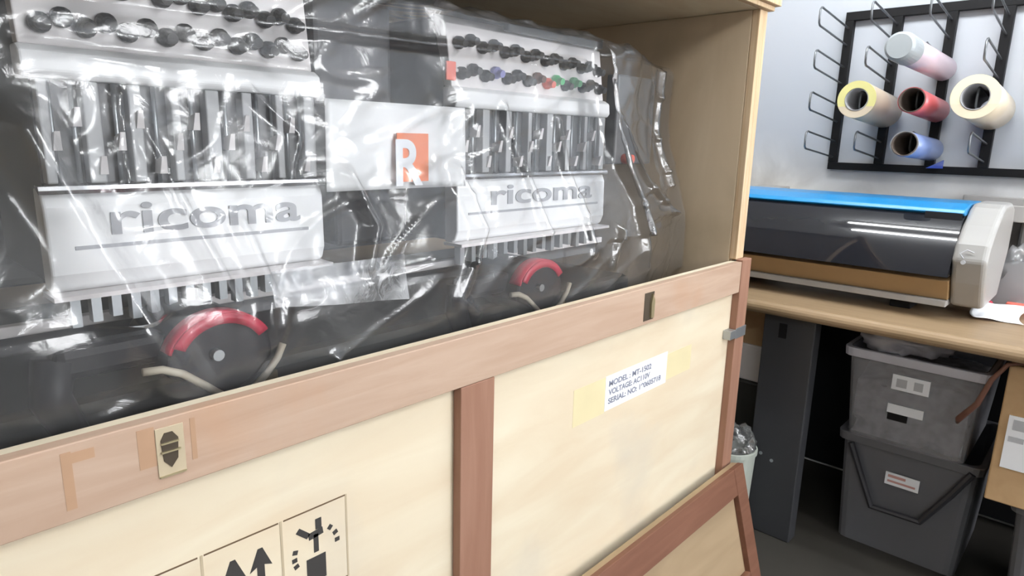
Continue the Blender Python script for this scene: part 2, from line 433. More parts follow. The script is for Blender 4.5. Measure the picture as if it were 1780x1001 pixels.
# handling marks, drawn on the front sheet
Y0 = 0.8078
hm = MB()
zt, zb2 = 0.822, 0.679
for (x0, x1) in ((-0.02, 0.289), (0.297, 0.401), (0.409, 0.511)):
    hm.box(x0, x1, Y0 - 0.0004, Y0 + 0.0002, zt - 0.0022, zt)
    hm.box(x0, x1, Y0 - 0.0004, Y0 + 0.0002, zb2, zb2 + 0.0022)
hm.build('marking_frame', M['ink_line'], crate)
for (x0, x1) in ((0.292, 0.2955), (0.4030, 0.4065), (0.511, 0.514)):
    o = MB().box(x0, x1, Y0 - 0.0004, Y0 + 0.0002, zb2, zt).build('marking_divider', M['latch_plate'], crate)
def arrow(cx):
    m = MB()
    m.prism([(cx - 0.0055, 0.69), (cx + 0.0055, 0.69), (cx + 0.0055, 0.768), (cx + 0.017, 0.763), (cx + 0.004, 0.795), (cx - 0.003, 0.795), (cx - 0.016, 0.763), (cx - 0.0055, 0.768)], 1, Y0 - 0.0004, Y0 + 0.0002)
    m.build('up_arrow_mark', M['ink'], crate)
arrow(0.333); arrow(0.372)
um = MB()
def bar2(m, a, b, w):
    a = Vector(a); b = Vector(b); d = (b - a).normalized(); n = Vector((-d.y, d.x)) * w / 2
    m.prism([tuple(a + n), tuple(b + n), tuple(b - n), tuple(a - n)], 1, Y0 - 0.0004, Y0 + 0.0002)
cx, cz = 0.459, 0.775
um.prism([(0.442, 0.70), (0.474, 0.70), (0.474, 0.741), (0.442, 0.741)], 1, Y0 - 0.0004, Y0 + 0.0002)
bar2(um, (0.459, 0.748), (0.459, 0.778), 0.008)
bar2(um, (0.447, 0.777), (0.471, 0.780), 0.011)
bar2(um, (0.430, 0.795), (0.447, 0.779), 0.009)
bar2(um, (0.464, 0.785), (0.464, 0.802), 0.010)
for k, a in enumerate((158, 178, 196, 42, 18, -4)):
    a1 = math.radians(a); a2 = math.radians(a + 11)
    c = Vector((0.459, 0.752)); r1 = 0.036
    bar2(um, c + Vector((math.cos(a1), math.sin(a1))) * r1, c + Vector((math.cos(a2), math.sin(a2))) * r1, 0.008)
um.build('keep_dry_mark', M['ink'], crate)
# spring latch halves let into the rail
lt = box('latch', M['latch_plate'], crate, 0.247, 0.279, 0.7868, 0.788, 0.957, 1.020, bevel=0.004)
sl = MB().prism([(0.254, 0.978), (0.262, 0.968), (0.270, 0.978), (0.272, 1.004), (0.266, 1.013), (0.257, 1.013), (0.252, 1.004)], 1, 0.7858, 0.7868).build('latch_slot', M['slot'], lt)
o = MB().box(0.252, 0.272, 0.7835, 0.7858, 0.9995, 1.0015).box(0.2515, 0.2735, 0.7835, 0.7858, 0.9885, 0.9905).build('latch_wire', M['latch'], lt)
MB().box(0.248, 0.278, 0.785, 0.7868, 0.9575, 0.9595).build('latch_lip', M['latch'], lt)
lt2 = box('latch', M['slot'], crate, 1.316, 1.358, 0.787, 0.788, 0.950, 1.018, bevel=0.002)
MB().prism([(1.342, 0.955), (1.354, 0.955), (1.356, 0.995), (1.346, 1.014), (1.340, 0.99)], 1, 0.782, 0.787).build('latch_hook', M['latch'], lt2)
clip = MB(); clip.box(1.835, 1.9035, 0.7835, 0.7855, 0.800, 0.832); clip.box(1.9015, 1.9035, 0.7855, 0.83, 0.800, 0.832); clip.box(1.800, 1.8345, 0.7835, 0.8075, 0.803, 0.829)
clip.build('corner_clip', M['steel'], crate, bevel=0.001)
# damp stains soaked into the top rail
for (x0, x1, z0, z1) in ((0.153, 0.163, 0.955, 1.022), (0.163, 0.185, 1.008, 1.020), (0.228, 0.2465, 0.975, 1.024), (0.287, 0.293, 0.968, 1.022)):
    MB().box(x0, x1, 0.7876, 0.7882, z0, z1).build('stain_patch', M['stain'], crate)
# paper label
lb = MB().box(1.205, 1.480, Y0 - 0.0006, Y0 + 0.0001, 0.751, 0.836).build('paper_label', M['paper'], crate)
lb['label'] = 'white paper label with three printed lines'
for k, (tx, wd) in enumerate((('MODEL : MT-1502', 0.185), ('VOLTAGE: AC110V', 0.18), ('SERIAL: NO: 190605718', 0.235))):
    text_part('label_print', tx, 0.019, M['print'], lb, (1.218, Y0 - 0.0008, 0.809 - 0.0215 * k), width=wd, depth=0.0002, bold=0.0006)
for (x0, x1, z0, z1) in ((1.085, 1.2045, 0.748, 0.835), (1.4805, 1.61, 0.757, 0.828)):
    MB().box(x0, x1, Y0 - 0.0003, Y0 + 0.0001, z0, z1).build('tape_strip', M['tape'], crate)

# ------------------------------------------------------------------ leaning lid panel
lid = thing('crate_lid_panel', (0.5, 0.70, 0.0), 'loose plywood crate lid with brown rails leaning against the crate front', 'panel')
ytop, ybot, ztop = 0.745, 0.640, 0.388
def LP(x, h, off):
    """point on the leaning panel: h along the slope 0..1, off = outward thickness"""
    d = Vector((0, ytop - ybot, ztop)); n = Vector((0, -ztop, ytop - ybot)).normalized()
    p = Vector((x, ybot, 0.006)) + d * h + n * off
    return (p.x, p.y, p.z)
def slab(mb, x0, x1, h0, h1, o0, o1):
    mb.hexa([LP(x0, h0, o1), LP(x1, h0, o1), LP(x1, h0, o0), LP(x0, h0, o0), LP(x0, h1, o1), LP(x1, h1, o1), LP(x1, h1, o0), LP(x0, h1, o0)])
    return mb
LX0, LX1 = -0.35, 1.895
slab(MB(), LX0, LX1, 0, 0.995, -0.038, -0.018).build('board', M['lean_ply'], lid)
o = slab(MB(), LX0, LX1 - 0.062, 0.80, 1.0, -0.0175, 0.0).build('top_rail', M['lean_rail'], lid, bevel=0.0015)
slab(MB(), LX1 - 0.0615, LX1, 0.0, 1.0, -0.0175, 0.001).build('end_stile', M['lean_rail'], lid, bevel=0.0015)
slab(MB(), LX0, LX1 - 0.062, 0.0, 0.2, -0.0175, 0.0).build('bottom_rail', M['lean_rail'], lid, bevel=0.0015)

# ------------------------------------------------------------------ embroidery machine
em = thing('embroidery_machine', (0.85, 1.25, 0.05), 'two-headed grey and white embroidery machine wrapped in clear plastic', 'embroidery machine')
box('base', M['mbase'], em, -0.10, 1.62, 1.02, 1.62, 0.055, 0.99, bevel=0.02)
box('apron', M['mbase'], em, -0.10, 1.60, 0.875, 1.015, 0.60, 0.93, bevel=0.02)
box('cross_beam', M['mgrey'], em, -0.12, 1.56, 1.33, 1.58, 1.10, 1.60, bevel=0.015)
box('front_rail', M['mlight'], em, -0.12, 1.60, 1.115, 1.135, 1.072, 1.088, bevel=0.002)
box('bed_plate', M['mgrey'], em, -0.12, 1.60, 1.136, 1.32, 1.04, 1.07, bevel=0.003)
def head(x0, x1, kind):
    h = MB()
    h.prism([(1.035, 1.150), (1.03, 1.42), (1.07, 1.60), (1.325, 1.60), (1.325, 1.150)], 0, x0 + 0.012, x1 - 0.012)
    hd = h.build('embroidery_head', M['mgrey'], em, bevel=0.006)
    w = x1 - x0
    # lower case with the logo
    MB().prism([(1.0, 1.155), (0.992, 1.175), (0.994, 1.262), (1.004, 1.286), (1.033, 1.286), (1.033, 1.150), (1.01, 1.150)], 0, x0, x1).build('face_panel', M['mwhite'], hd, bevel=0.004, seg=3)
    MB().prism([(0.990, 1.279), (0.988, 1.284), (0.99, 1.289), (1.006, 1.2905), (1.006, 1.2865)], 0, x0 - 0.003, x1 + 0.003).build('case_lip', M['chrome'], hd)
    MB().box(x0 + 0.03, x1 - 0.03, 0.9915, 0.9935, 1.206, 1.211).build('case_groove', M['logo_grey'], hd)
    MB().box(x0 - 0.004, x1 + 0.004, 0.975, 1.03, 1.1435, 1.1495).build('bottom_trim', M['mlight'], hd)
    text_part('logo_lettering', 'ricoma', 0.062, M['logo_grey'], hd, (x0 + 0.075 * w / 0.4, 0.9915, 1.224), width=w * 0.70, depth=0.001, bold=0.001)
    # needle bar window
    MB().box(x0 + 0.008, x1 - 0.008, 1.020, 1.0345, 1.291, 1.420).build('needle_case_back', M['mgrey'], hd)
    n = 15
    for i in range(n):
        xx = x0 + 0.025 + (w - 0.05) * i / (n - 1)
        MB().tube([(xx, 1.012, 1.291), (xx, 1.012, 1.420)], 0.003, 8).build('needle_bar', M['steel'], hd, smooth=True)
        zz = 1.345 + 0.035 * math.sin(i * 2.1)
        MB().hexa([(xx - 0.005, 0.996, zz - 0.012), (xx + 0.005, 0.996, zz - 0.012), (xx + 0.005, 1.016, zz - 0.012), (xx - 0.005, 1.016, zz - 0.012),
                   (xx - 0.003, 0.990, zz + 0.012), (xx + 0.003, 0.990, zz + 0.012), (xx + 0.003, 1.016, zz + 0.006), (xx - 0.003, 1.016, zz + 0.006)]).build('take_up_lever', M['mlight'], hd)
        MB().box(xx - 0.006, xx + 0.006, 1.004, 1.022, 1.100 + 0.004 * (i % 3), 1.143).build('presser_foot', M['steel'], hd)
    for i in range(8):
        xx = x0 + 0.016 + (w - 0.032) * i / 7
        q = 0.006 + 0.004 * ((i * 5) % 3) / 2
        MB().box(xx - q, xx + q, 0.998, 1.0195, 1.2912, 1.4195).build('case_rib', M['rib'], hd, bevel=0.002)
    # light band and sloping tension board
    MB().prism([(0.998, 1.420), (0.992, 1.428), (0.994, 1.452), (1.008, 1.460), (1.034, 1.460), (1.034, 1.420)], 0, x0 - 0.004, x1 + 0.004).build('upper_band', M['mwhite'], hd, bevel=0.003)
    MB().prism([(1.012, 1.4605), (1.030, 1.580), (1.066, 1.600), (1.069, 1.600), (1.034, 1.4605)], 0, x0, x1).build('tension_board', M['mlight'], hd, bevel=0.003)
    def onb(z): return 1.012 + (z - 1.4605) * 0.15
    for row, zr in enumerate((1.545, 1.487)):
        for i in range(n):
            xx = x0 + 0.025 + (w - 0.05) * i / (n - 1)
            z = zr - 0.016 * ((i / (n - 1)) if row == 0 else 0) + (0.009 if i % 2 else 0)
            y = onb(z)
            k = MB().tube([(xx, y - 0.001, z), (xx, y - 0.010, z - 0.001), (xx, y - 0.016, z - 0.002), (xx, y - 0.026, z - 0.004)], [0.0125, 0.0125, 0.0085, 0.0075], 14)
            mat = M['knob']
            if row == 1 and kind == 'b': mat = {3: M['violet'], 7: M['cable'], 8: M['tag'], 9: M['green'], 11: M['green']}.get(i, M['knob'])
            k.build('tension_knob', mat, hd, smooth=False)
    box('thread_guide_bar', M['mgrey'], hd, x0 + 0.30 * w, x1 - 0.02, 1.006, 1.022, 1.582, 1.598, bevel=0.003)
    return hd
h1 = head(0.210, 0.606, 'a')
h2 = head(0.912, 1.425, 'b')
box('warning_tag', M['tag'], h2, 0.875, 0.900, 0.985, 0.990, 1.468, 1.503, bevel=0.002)
box('tag_arm', M['mlight'], h2, 0.870, 0.911, 0.990, 0.996, 1.485, 1.492)
# arm brackets between the heads
box('head_bracket', M['mdark'], em, 0.70, 0.87, 1.10, 1.32, 1.150, 1.30, bevel=0.01)
box('head_bracket', M['mgrey'], em, 0.70, 0.88, 1.16, 1.32, 1.42, 1.62, bevel=0.01)
MB().tube([(1.52, 1.10, 1.30), (1.52, 1.10, 1.36)], [0.03, 0.022], 16).build('stop_button_box', M['mgrey'], em)
MB().tube([(1.605, 1.03, 1.315), (1.605, 1.045, 1.315), (1.605, 1.06, 1.315)], [0.012, 0.014, 0.014], 16).build('stop_button', M['tag'], em, smooth=True)
box('control_arm', M['mgrey'], em, 1.56, 1.75, 1.06, 1.10, 1.30, 1.54, bevel=0.006)
box('control_arm_post', M['mgrey'], em, 1.50, 1.56, 1.11, 1.33, 1.27, 1.36, bevel=0.006)

# cap drivers under each head
def cap_driver(cx, cz):
    yf, yb, r = 0.895, 1.06, 0.074
    prof = []
    for k in range(0, 25):
        a = math.radians(-8 + 196 * k / 24)
        prof.append((cx + r * math.cos(a), cz + r * 0.92 * math.sin(a)))
    prof += [(cx - 0.030, cz - 0.032), (cx + 0.004, cz - 0.052), (cx + 0.014, cz - 0.052), (cx + 0.048, cz - 0.034)]
    d = MB().prism(prof, 1, yf, yb).build('cap_driver', M['mdark'], em, bevel=0.006, seg=3)
    rb = MB()
    def band(u, v):
        a = math.radians(160 - 130 * u)
        rr = r + 0.003
        return (cx + rr * math.cos(a), yf - 0.004 + 0.03 * v, cz + rr * 0.92 * math.sin(a))
    rb.grid(band, 24, 2).build('red_band', M['red'], d, smooth=True, solid=0.004)
    fr = MB()
    def frontband(u, v):
        a = math.radians(152 - 122 * u)
        rr = r + 0.001 - 0.016 * v
        return (cx + rr * math.cos(a), yf - 0.004, cz + rr * 0.92 * math.sin(a))
    fr.grid(frontband, 24, 2).build('red_face', M['red'], d, smooth=True, solid=0.003)
    for pts in ([(-0.108, 0.012), (-0.085, 0.010), (-0.060, -0.002), (-0.032, -0.026), (-0.006, -0.050), (0.006, -0.060)],
                [(0.016, -0.060), (0.034, -0.048), (0.056, -0.030), (0.074, -0.010), (0.084, 0.010)]):
        MB().tube([(cx + a, 0.882, cz + b) for a, b in pts], 0.0055, 8).build('hoop_strip', M['cream'], d, smooth=True)
    box('driver_arm', M['mdark'], d, cx - 0.19, cx - 0.055, 0.93, 0.975, cz + 0.002, cz + 0.045, bevel=0.012)
    MB().tube([(cx - 0.185, 0.952, cz + 0.03), (cx - 0.195, 0.95, cz - 0.02), (cx - 0.17, 0.95, cz - 0.09)], [0.026, 0.024, 0.02], 12).build('driver_strut', M['mdark'], d, smooth=True)
    MB().tube([(cx - 0.01, yf - 0.012, cz + 0.012), (cx - 0.01, yf + 0.001, cz + 0.012)], 0.008, 12).build('lock_screw', M['steel'], d)
    MB().box(cx + 0.0, cx + 0.020, 0.876, 0.8855, cz - 0.13, cz - 0.056).build('driver_foot', M['slot'], d)
    MB().prism([(cx - 0.06, cz - 0.14), (cx + 0.08, cz - 0.14), (cx + 0.075, cz - 0.03), (cx + 0.012, cz - 0.062), (cx + 0.004, cz - 0.062), (cx - 0.05, cz - 0.055)], 1, 0.886, 0.894).build('tan_board', M['tan'], d)
cap_driver(0.378, 1.048)
cap_driver(1.066, 1.042)

# logo sheet between the heads
ls = thing('logo_sheet', (0.758, 0.972, 1.268), 'white sheet with an orange letter R hanging between the machine heads', 'sign')
def shf(u, v):
    x = 0.604 + 0.308 * u; z = 1.268 + 0.150 * v
    return (x, 0.974 + 0.006 * math.sin(3.1 * u + 0.7) * (1 - v) , z)
MB().grid(shf, 24, 12).build('sheet', M['mwhite'], ls, smooth=True, solid=0.001)
# orange block with the R left open in white
rx, rz, rw, rh = 0.742, 1.281, 0.072, 0.086
lg = MB().prism([(rx, rz), (rx + rw, rz), (rx + rw, rz + rh), (rx, rz + rh)], 1, 0.9665, 0.9680)
lg.build('orange_emblem', M['orange'], ls)
text_part('emblem_letter', 'R', 0.112, M['paper'], ls, (rx - 0.004, 0.9655, rz - 0.004), width=0.062, depth=0.0006, bold=0.003)

# ------------------------------------------------------------------ plastic film
FS = []                                   # stations along the front: (x, y of upper front, upward shift)
RIDGES = [  # polyline in (x, z), amplitude, width
    ([(0.185, 1.36), (0.235, 1.20), (0.275, 1.10), (0.31, 1.02)], 0.040, 0.026),
    ([(0.315, 1.36), (0.345, 1.25), (0.385, 1.12)], 0.012, 0.010),
    ([(0.41, 1.24), (0.43, 1.15), (0.425, 1.07)], 0.014, 0.012),
    ([(0.46, 1.13), (0.44, 1.07)], 0.009, 0.007),
    ([(0.60, 1.30), (0.63, 1.22), (0.60, 1.16)], 0.014, 0.012),
    ([(0.84, 1.30), (0.86, 1.20), (0.79, 1.08), (0.83, 1.04)], 0.016, 0.014),
    ([(0.98, 1.42), (1.03, 1.28), (1.04, 1.18)], 0.010, 0.012),
    ([(1.15, 1.40), (1.16, 1.25), (1.19, 1.12)], 0.009, 0.012),
    ([(1.31, 1.55), (1.36, 1.36), (1.40, 1.22), (1.42, 1.06)], 0.024, 0.020),
    ([(1.38, 1.42), (1.52, 1.26), (1.66, 1.17)], 0.014, 0.012),
    ([(1.46, 1.17), (1.56, 1.18), (1.68, 1.175)], 0.012, 0.010),
    ([(1.30, 1.16), (1.27, 1.08)], 0.012, 0.010),
    ([(0.53, 1.03), (0.55, 0.98)], 0.010, 0.008),
    ([(0.10, 1.505), (0.60, 1.515), (1.25, 1.53)], 0.010, 0.008),
    ([(0.20, 1.46), (0.55, 1.455)], 0.010, 0.008),
    ([(0.46, 1.42), (0.53, 1.36), (0.50, 1.30)], 0.010, 0.008),
    ([(0.29, 1.40), (0.28, 1.30)], 0.010, 0.010),
    ([(1.72, 1.56), (1.70, 1.40), (1.74, 1.25)], 0.012, 0.014),
]
def seg_dist(px, pz, pl):
    best = 9
    for (ax, az), (bx, bz) in zip(pl[:-1], pl[1:]):
        dx, dz = bx - ax, bz - az
        t = max(0, min(1, ((px - ax) * dx + (pz - az) * dz) / (dx * dx + dz * dz)))
        d = math.hypot(px - ax - t * dx, pz - az - t * dz)
        best = min(best, d)
    return best
def film_point(u, v):
    # u: 0 left .. 1 right end, v: 0 back top .. 1 bottom
    x = -0.14 + 1.93 * u
    back = max(0.0, min(1.0, (x - 1.36) / 0.43))
    bs = back * back * (3 - 2 * back)
    ztop = 1.585 - 0.03 * bs
    yfr = 0.945 + 0.085 * bs
    zbot = 0.90 + 0.10 * bs
    yb = 1.55 - 0.40 * bs; zback = 1.665 - 0.075 * bs
    if v < 0.22:
        t = v / 0.22
        y = yb + (yfr + 0.012 - yb) * t; z = zback + (ztop + 0.012 - zback) * t
        nrm = Vector((0, -0.3, 0.95))
    else:
        t = (v - 0.22) / 0.78
        z = ztop + (zbot - ztop) * t
        k = max(0.0, min(1.0, (1.42 - z) / 0.32)); k = k * k * (3 - 2 * k)
        y = yfr - k * (yfr - 0.852 - 0.10 * bs)
        nrm = Vector((0, -1, 0))
    d = 0.0
    if v >= 0.22:
        for pl, a, w in RIDGES:
            q = seg_dist(x, z, pl)
            if q < w * 3: d += 1.5 * a * math.exp(-(q / w) ** 2)
    calm = 1.0 if z > 1.14 else 0.45
    s = Vector((x * 9, z * 3.2 + y * 3, 3.1))
    d += 0.014 * noise.noise(s) + 0.0015 * noise.noise(Vector((x * 24, z * 11 + y * 9, 7.0)))
    c = abs(noise.noise(Vector((x * 13 + z * 5, z * 13 - x * 4, y * 8 + 1.7))))
    d += 0.0025 * (1 - min(1, c * 3))
    c2 = abs(noise.noise(Vector((x * 6 - z * 8, (z + y) * 7, 4.4))))
    d += 0.006 * (1 - min(1, c2 * 7))
    room = calm
    p = Vector((x, y, z)) + nrm * (d * room)
    if v >= 0.22 and z < 1.06: p.y = max(p.y, 0.832)
    return p
film = MB().grid(film_point, 300, 190).build('plastic_sheet', M['film'], None, smooth=True)
tag(film, 'crumpled clear plastic sheet draped over the machine in the crate', 'plastic sheet')

def flap_pt(u, v):
    x = 0.455 + 0.245 * u; z = 1.165 - 0.038 * u * v - (0.052 - 0.012 * u) * v
    return (x, 0.893 - 0.012 * v + 0.004 * math.sin(7 * u + 2 * v), z)
MB().grid(flap_pt, 20, 12).build('folded_flap', M['bagfilm'], film, smooth=True)

# ------------------------------------------------------------------ desk
dk = thing('workbench', (2.5, 0.3, 0.0), 'wooden workbench against the wall with a grey slab leg and an added black panel to darken the space below', 'desk')
def desk_prof():
    x0, z0, z1 = 2.095, 0.823, 0.865
    pts = []
    for k in range(9):
        a = math.radians(90 + 180 * k / 8); pts.append((x0 + 0.021 + 0.021 * math.cos(a), (z0 + z1) / 2 + 0.021 * math.sin(a)))
    return pts + [(2.905, z0), (2.905, z1)]
MB().prism(desk_prof(), 1, -0.9, 1.45).build('worktop', M['desk'], dk, smooth=False)
box('leg', M['leg'], dk, 2.20, 2.26, 0.675, 0.845, 0.0, 0.822, bevel=0.004)
box('leg', M['leg'], dk, 2.20, 2.26, -0.75, -0.58, 0.0, 0.822, bevel=0.004)
box('back_panel', M['black'], dk, 2.86, 2.90, -0.85, 1.40, 0.03, 0.8225, bevel=0.003)  # black panel added to darken the space under the bench
MB().box(2.196, 2.1995, 0.765, 0.79, 0.73, 0.78).build('leg_bracket', M['black'], dk)
for (yy, zz) in ((0.805, 0.30), (0.765, 0.285)):
    MB().tube([(2.197, yy, zz), (2.2, yy, zz)], 0.006, 10).build('leg_bolt', M['steel'], dk)

# ------------------------------------------------------------------ vinyl printer
pr = thing('vinyl_printer', (2.45, 0.75, 0.865), 'long desktop vinyl printer with blue lid, black glossy cover and white end', 'printer')
PY0, PY1 = 0.345, 1.42
cov = []
x, z = 2.226, 1.002
NC = 64
for k in range(NC + 1):
    cov.append((x, z))
    e = math.radians(22 + 26.0 * k / NC)
    ds = 0.2085 / NC
    x += ds * math.sin(e); z += ds * math.cos(e)
fc = MB()
fc.prism([(a + 0.0015, b) for a, b in cov] + [(2.40, z), (2.42, 1.002)], 1, PY0, PY1)
n_solid = len(fc.bm.faces)
def cov_pt(u, v):
    a, b = cov[round(u * NC)]
    return (a, PY0 + 0.0005 + (PY1 - PY0 - 0.001) * v, b)
fc.grid(cov_pt, NC, 12)
fo = fc.build('front_cover', M['pcover'], pr)
for k, p in enumerate(fo.data.polygons):
    p.use_smooth = k >= n_solid
box('body', M['pbody'], pr, 2.402, 2.64, PY0, PY1, 0.90, 1.150, bevel=0.006)
MB().prism([(2.335, 1.178), (2.345, 1.190), (2.42, 1.203), (2.60, 1.203), (2.63, 1.185), (2.63, 1.152), (2.42, 1.152), (2.345, 1.172)], 1, PY0, PY1).build('lid', M['pblue'], pr, bevel=0.003)
MB().box(2.330, 2.336, PY0 + 0.005, PY0 + 0.10, 1.155, 1.179).build('lid_notch', M['mdark'], pr)
MB().prism([(2.290, 0.925), (2.262, 0.985), (2.285, 0.994), (2.40, 0.994), (2.40, 0.925)], 1, PY0, PY1).build('media_tray', M['pbrown'], pr, bevel=0.002)
MB().box(2.275, 2.40, PY0, PY1, 0.905, 0.9245).build('tray_rail', M['pgrey'], pr, bevel=0.002)
MB().box(2.268, 2.272, 0.52, 0.56, 0.998, 1.008).build('status_plate', M['latch'], pr)
for yy in (0.45, 1.3):
    box('foot', M['black'], pr, 2.36, 2.56, yy, yy + 0.06, 0.8655, 0.9, bevel=0.003)
cap = [(2.325, 0.905), (2.27, 0.985), (2.236, 1.055), (2.252, 1.100), (2.315, 1.150), (2.40, 1.196), (2.44, 1.206), (2.58, 1.206), (2.635, 1.19), (2.66, 1.15), (2.66, 1.05), (2.61, 0.97), (2.58, 0.905)]
ec = MB().prism(cap, 1, 0.258, 0.344).build('end_cap', M['pwhite'], pr, bevel=0.014, seg=4)
ec['label'] = 'white end cap'
MB().prism(cap, 1, 1.421, 1.50).build('end_cap', M['pwhite'], pr, bevel=0.014, seg=4)
MB().tube([(2.232, 0.315, 1.062), (2.232, 0.325, 1.075), (2.238, 0.31, 1.086), (2.238, 0.293, 1.08)], 0.002, 6).build('power_mark', M['logo_grey'], ec)
MB().tube([(2.2335, 0.315, 1.05), (2.240, 0.315, 1.05)], 0.006, 12).build('power_button', M['logo_grey'], ec)

# second device behind it, dark tray on its back
dv = thing('label_printer', (2.83, 0.19, 0.865), 'small white and black device behind the white printer end', 'printer')
box('lower_body', M['black'], dv, 2.775, 2.895, 0.0, 0.25, 0.8655, 1.028, bevel=0.006)
box('upper_body', M['pwhite'], dv, 2.775, 2.895, 0.0, 0.25, 1.0285, 1.135, bevel=0.01)
pb = thing('paper_tray', (2.77, 0.3, 1.137), 'flat dark grey tray lying behind the white printer end', 'tray')
MB().prism([(2.69, 1.1365), (2.89, 1.1365), (2.89, 1.205), (2.88, 1.205), (2.88, 1.15), (2.70, 1.15), (2.70, 1.190), (2.69, 1.190)], 1, 0.10, 0.44).build('tray', M['pgrey'], pb, bevel=0.003)
box('support_stand', M['pbody'], pb, 2.76, 2.86, 0.30, 0.40, 0.8655, 1.136)

tag(MB().box(2.72, 2.86, 1.05, 1.15, 0.8655, 1.197).build('charger_box', M['pgrey'], None, bevel=0.005, loc=(2.79, 1.1, 0.8655)), 'small grey box behind the blue printer lid', 'box')

# crumpled plastic and papers by the printer
def blob(name, mat, c, rad, seed, amp, parent=None, squash=(1, 1, 1), sub=4, lim=None):
    b = MB(); bmesh.ops.create_icosphere(b.bm, subdivisions=sub, radius=1.0)
    for v in b.bm.verts:
        n = v.co.normalized()
        k = 1 + amp * (1 - 2 * abs(noise.noise(n * 1.7 + Vector((seed, 0, 0))))) + 0.35 * amp * noise.noise(n * 5 + Vector((0, seed, 0)))
        v.co = Vector((n.x * squash[0], n.y * squash[1], n.z * squash[2])) * rad * k + Vector(c)
        v.co.z = max(v.co.z, c[2] - rad * squash[2] * 0.7)
        if lim:
            for q in range(3): v.co[q] = max(lim[q][0], min(lim[q][1], v.co[q]))
    return b.build(name, mat, parent, smooth=True, loc=None if parent is not None else c)
bag = blob('plastic_bag', M['bagfilm'], (2.715, 0.225, 0.945), 0.08, 3.3, 0.5, squash=(0.8, 1.0, 1.2), lim=((2.665, 2.755), (0.10, 0.295), (0.80, 1.10)))
bag2 = tag(bag, 'clear crumpled plastic bag on the bench beside the white printer end', 'bag')
bag.location.z = 0.8655 + 0.08 * 1.2 * 0.7
def paper(name, x0, x1, y0, y1, z, lab, cat, curl, mat, seed):
    def f(u, v):
        x = x0 + (x1 - x0) * u; y = y0 + (y1 - y0) * v
        rr = 0.5 + 0.5 * math.sin(3 * u + seed)
        return (x + 0.02 * math.sin(4 * v + seed), y + 0.03 * math.sin(3 * u + seed), z + 0.0015 + curl * (u * u * rr + 0.5 * (v - 0.4) ** 2 + 0.25 * max(0, noise.noise(Vector((u * 2, v * 2, seed))))))
    o = MB().grid(f, 16, 16).build(name, mat, None, smooth=True, solid=0.0006, loc=((x0 + x1) / 2, (y0 + y1) / 2, z))
    return tag(o, lab, cat)
paper('paper_scrap', 2.37, 2.53, 0.15, 0.27, 0.8655, 'white curled paper scrap on the bench front by the printer', 'paper', 0.05, M['paper'], 0.4)
tg = tag(MB().prism([(2.57, 0.02), (2.65, 0.03), (2.65, 0.235), (2.615, 0.235), (2.57, 0.14)], 2, 0.8656, 0.884).build('plastic_scraper', M['tag'], None, bevel=0.003, loc=(2.61, 0.13, 0.8656)), 'orange red flat tool on the bench beside white paper', 'tool')
kn = tag(MB().tube([(2.60, 0.275, 0.8765), (2.64, 0.305, 0.8765)], 0.0105, 12).build('red_cap', M['red'], None, loc=(2.62, 0.29, 0.8656)), 'small dark red cap under the printer end', 'cap')

# ------------------------------------------------------------------ wall rack
rk = thing('vinyl_rack', (2.89, 0.5, 1.29), 'black wall rack with rows of wire loop hooks', 'rack')
COLS = [0.905, 0.736, 0.563, 0.398, 0.23]
RX0, RX1 = 2.880, 2.9085
box('horizontal_bar', M['black'], rk, RX0, RX1, 0.215, 0.92, 1.841, 1.872, bevel=0.001)
box('horizontal_bar', M['black'], rk, RX0, RX1, 0.215, 0.92, 1.274, 1.302, bevel=0.001)
for yy in COLS:
    box('vertical_bar', M['black'], rk, RX0 + 0.0005, RX1 - 0.0005, yy - 0.0155, yy + 0.0155, 1.3025, 1.8405, bevel=0.001)
ROWS = [1.782, 1.638, 1.493, 1.355]
HT = 0.033
def hook_pts(y, z):
    pts = [(2.882, y, z + 0.030)]
    x1 = 2.555; dz = 0.030
    pts.append((x1 + 0.03, y, z + dz + 0.030))
    for k in range(7):
        a = math.radians(90 + 180 * k / 6)
        pts.append((x1 + 0.022 + 0.022 * math.cos(a), y, z + dz + (0.012 if math.sin(a) > 0.01 else (-0.012 if math.sin(a) < -0.01 else 0)) + 0.02 * math.sin(a)))
    pts.append((x1 + 0.03, y, z + dz - 0.032)); pts.append((2.882, y, z - 0.032))
    return pts
for y in COLS:
    for z in ROWS:
        MB().tube(hook_pts(y, z), 0.0036, 8).build('hook', M['wire'], rk, smooth=True)

def roll(name, lab, xf, zf, y, row, ri, ro, vm, endm=None, corem=None, back=2.872):
    zb = ROWS[row] - 0.006 + 0.012
    t = thing(name, (2.7, y, zf), lab, 'vinyl roll', 'vinyl rolls on the wall rack')
    v = MB().pipe((xf, y, zf), (back, y, zb), ri + 0.003, ro).build('film_winding', vm, t, smooth=False)
    for p in v.data.polygons: p.use_smooth = abs(p.normal.x) < 0.6
    if endm is not None:
        MB().pipe((xf - 0.0015, y, zf), (xf + 0.002, y, zf), ri + 0.003, ro + 0.0005).build('winding_end', endm, t)
    c = MB().pipe((xf - 0.002, y, zf), (back, y, zb), ri, ri + 0.0028).build('core', corem or M['core'], t, smooth=True)
    return t
roll('vinyl_roll', 'clear roll with a yellow green rim, nearest the rack edge', 2.516, 1.522, 0.736, 2, 0.035, 0.061, M['v_yellow'], M['v_rim'], M['greycore'])
roll('vinyl_roll', 'thin coral red vinyl roll in the middle of the rack', 2.49, 1.515, 0.563, 2, 0.0355, 0.0405, M['v_red'], None, M['core'])
rb = roll('vinyl_roll', 'thin blue vinyl roll on the lowest rack hook', 2.48, 1.377, 0.563, 3, 0.0355, 0.0405, M['v_blue'], M['greycore'], M['core'])
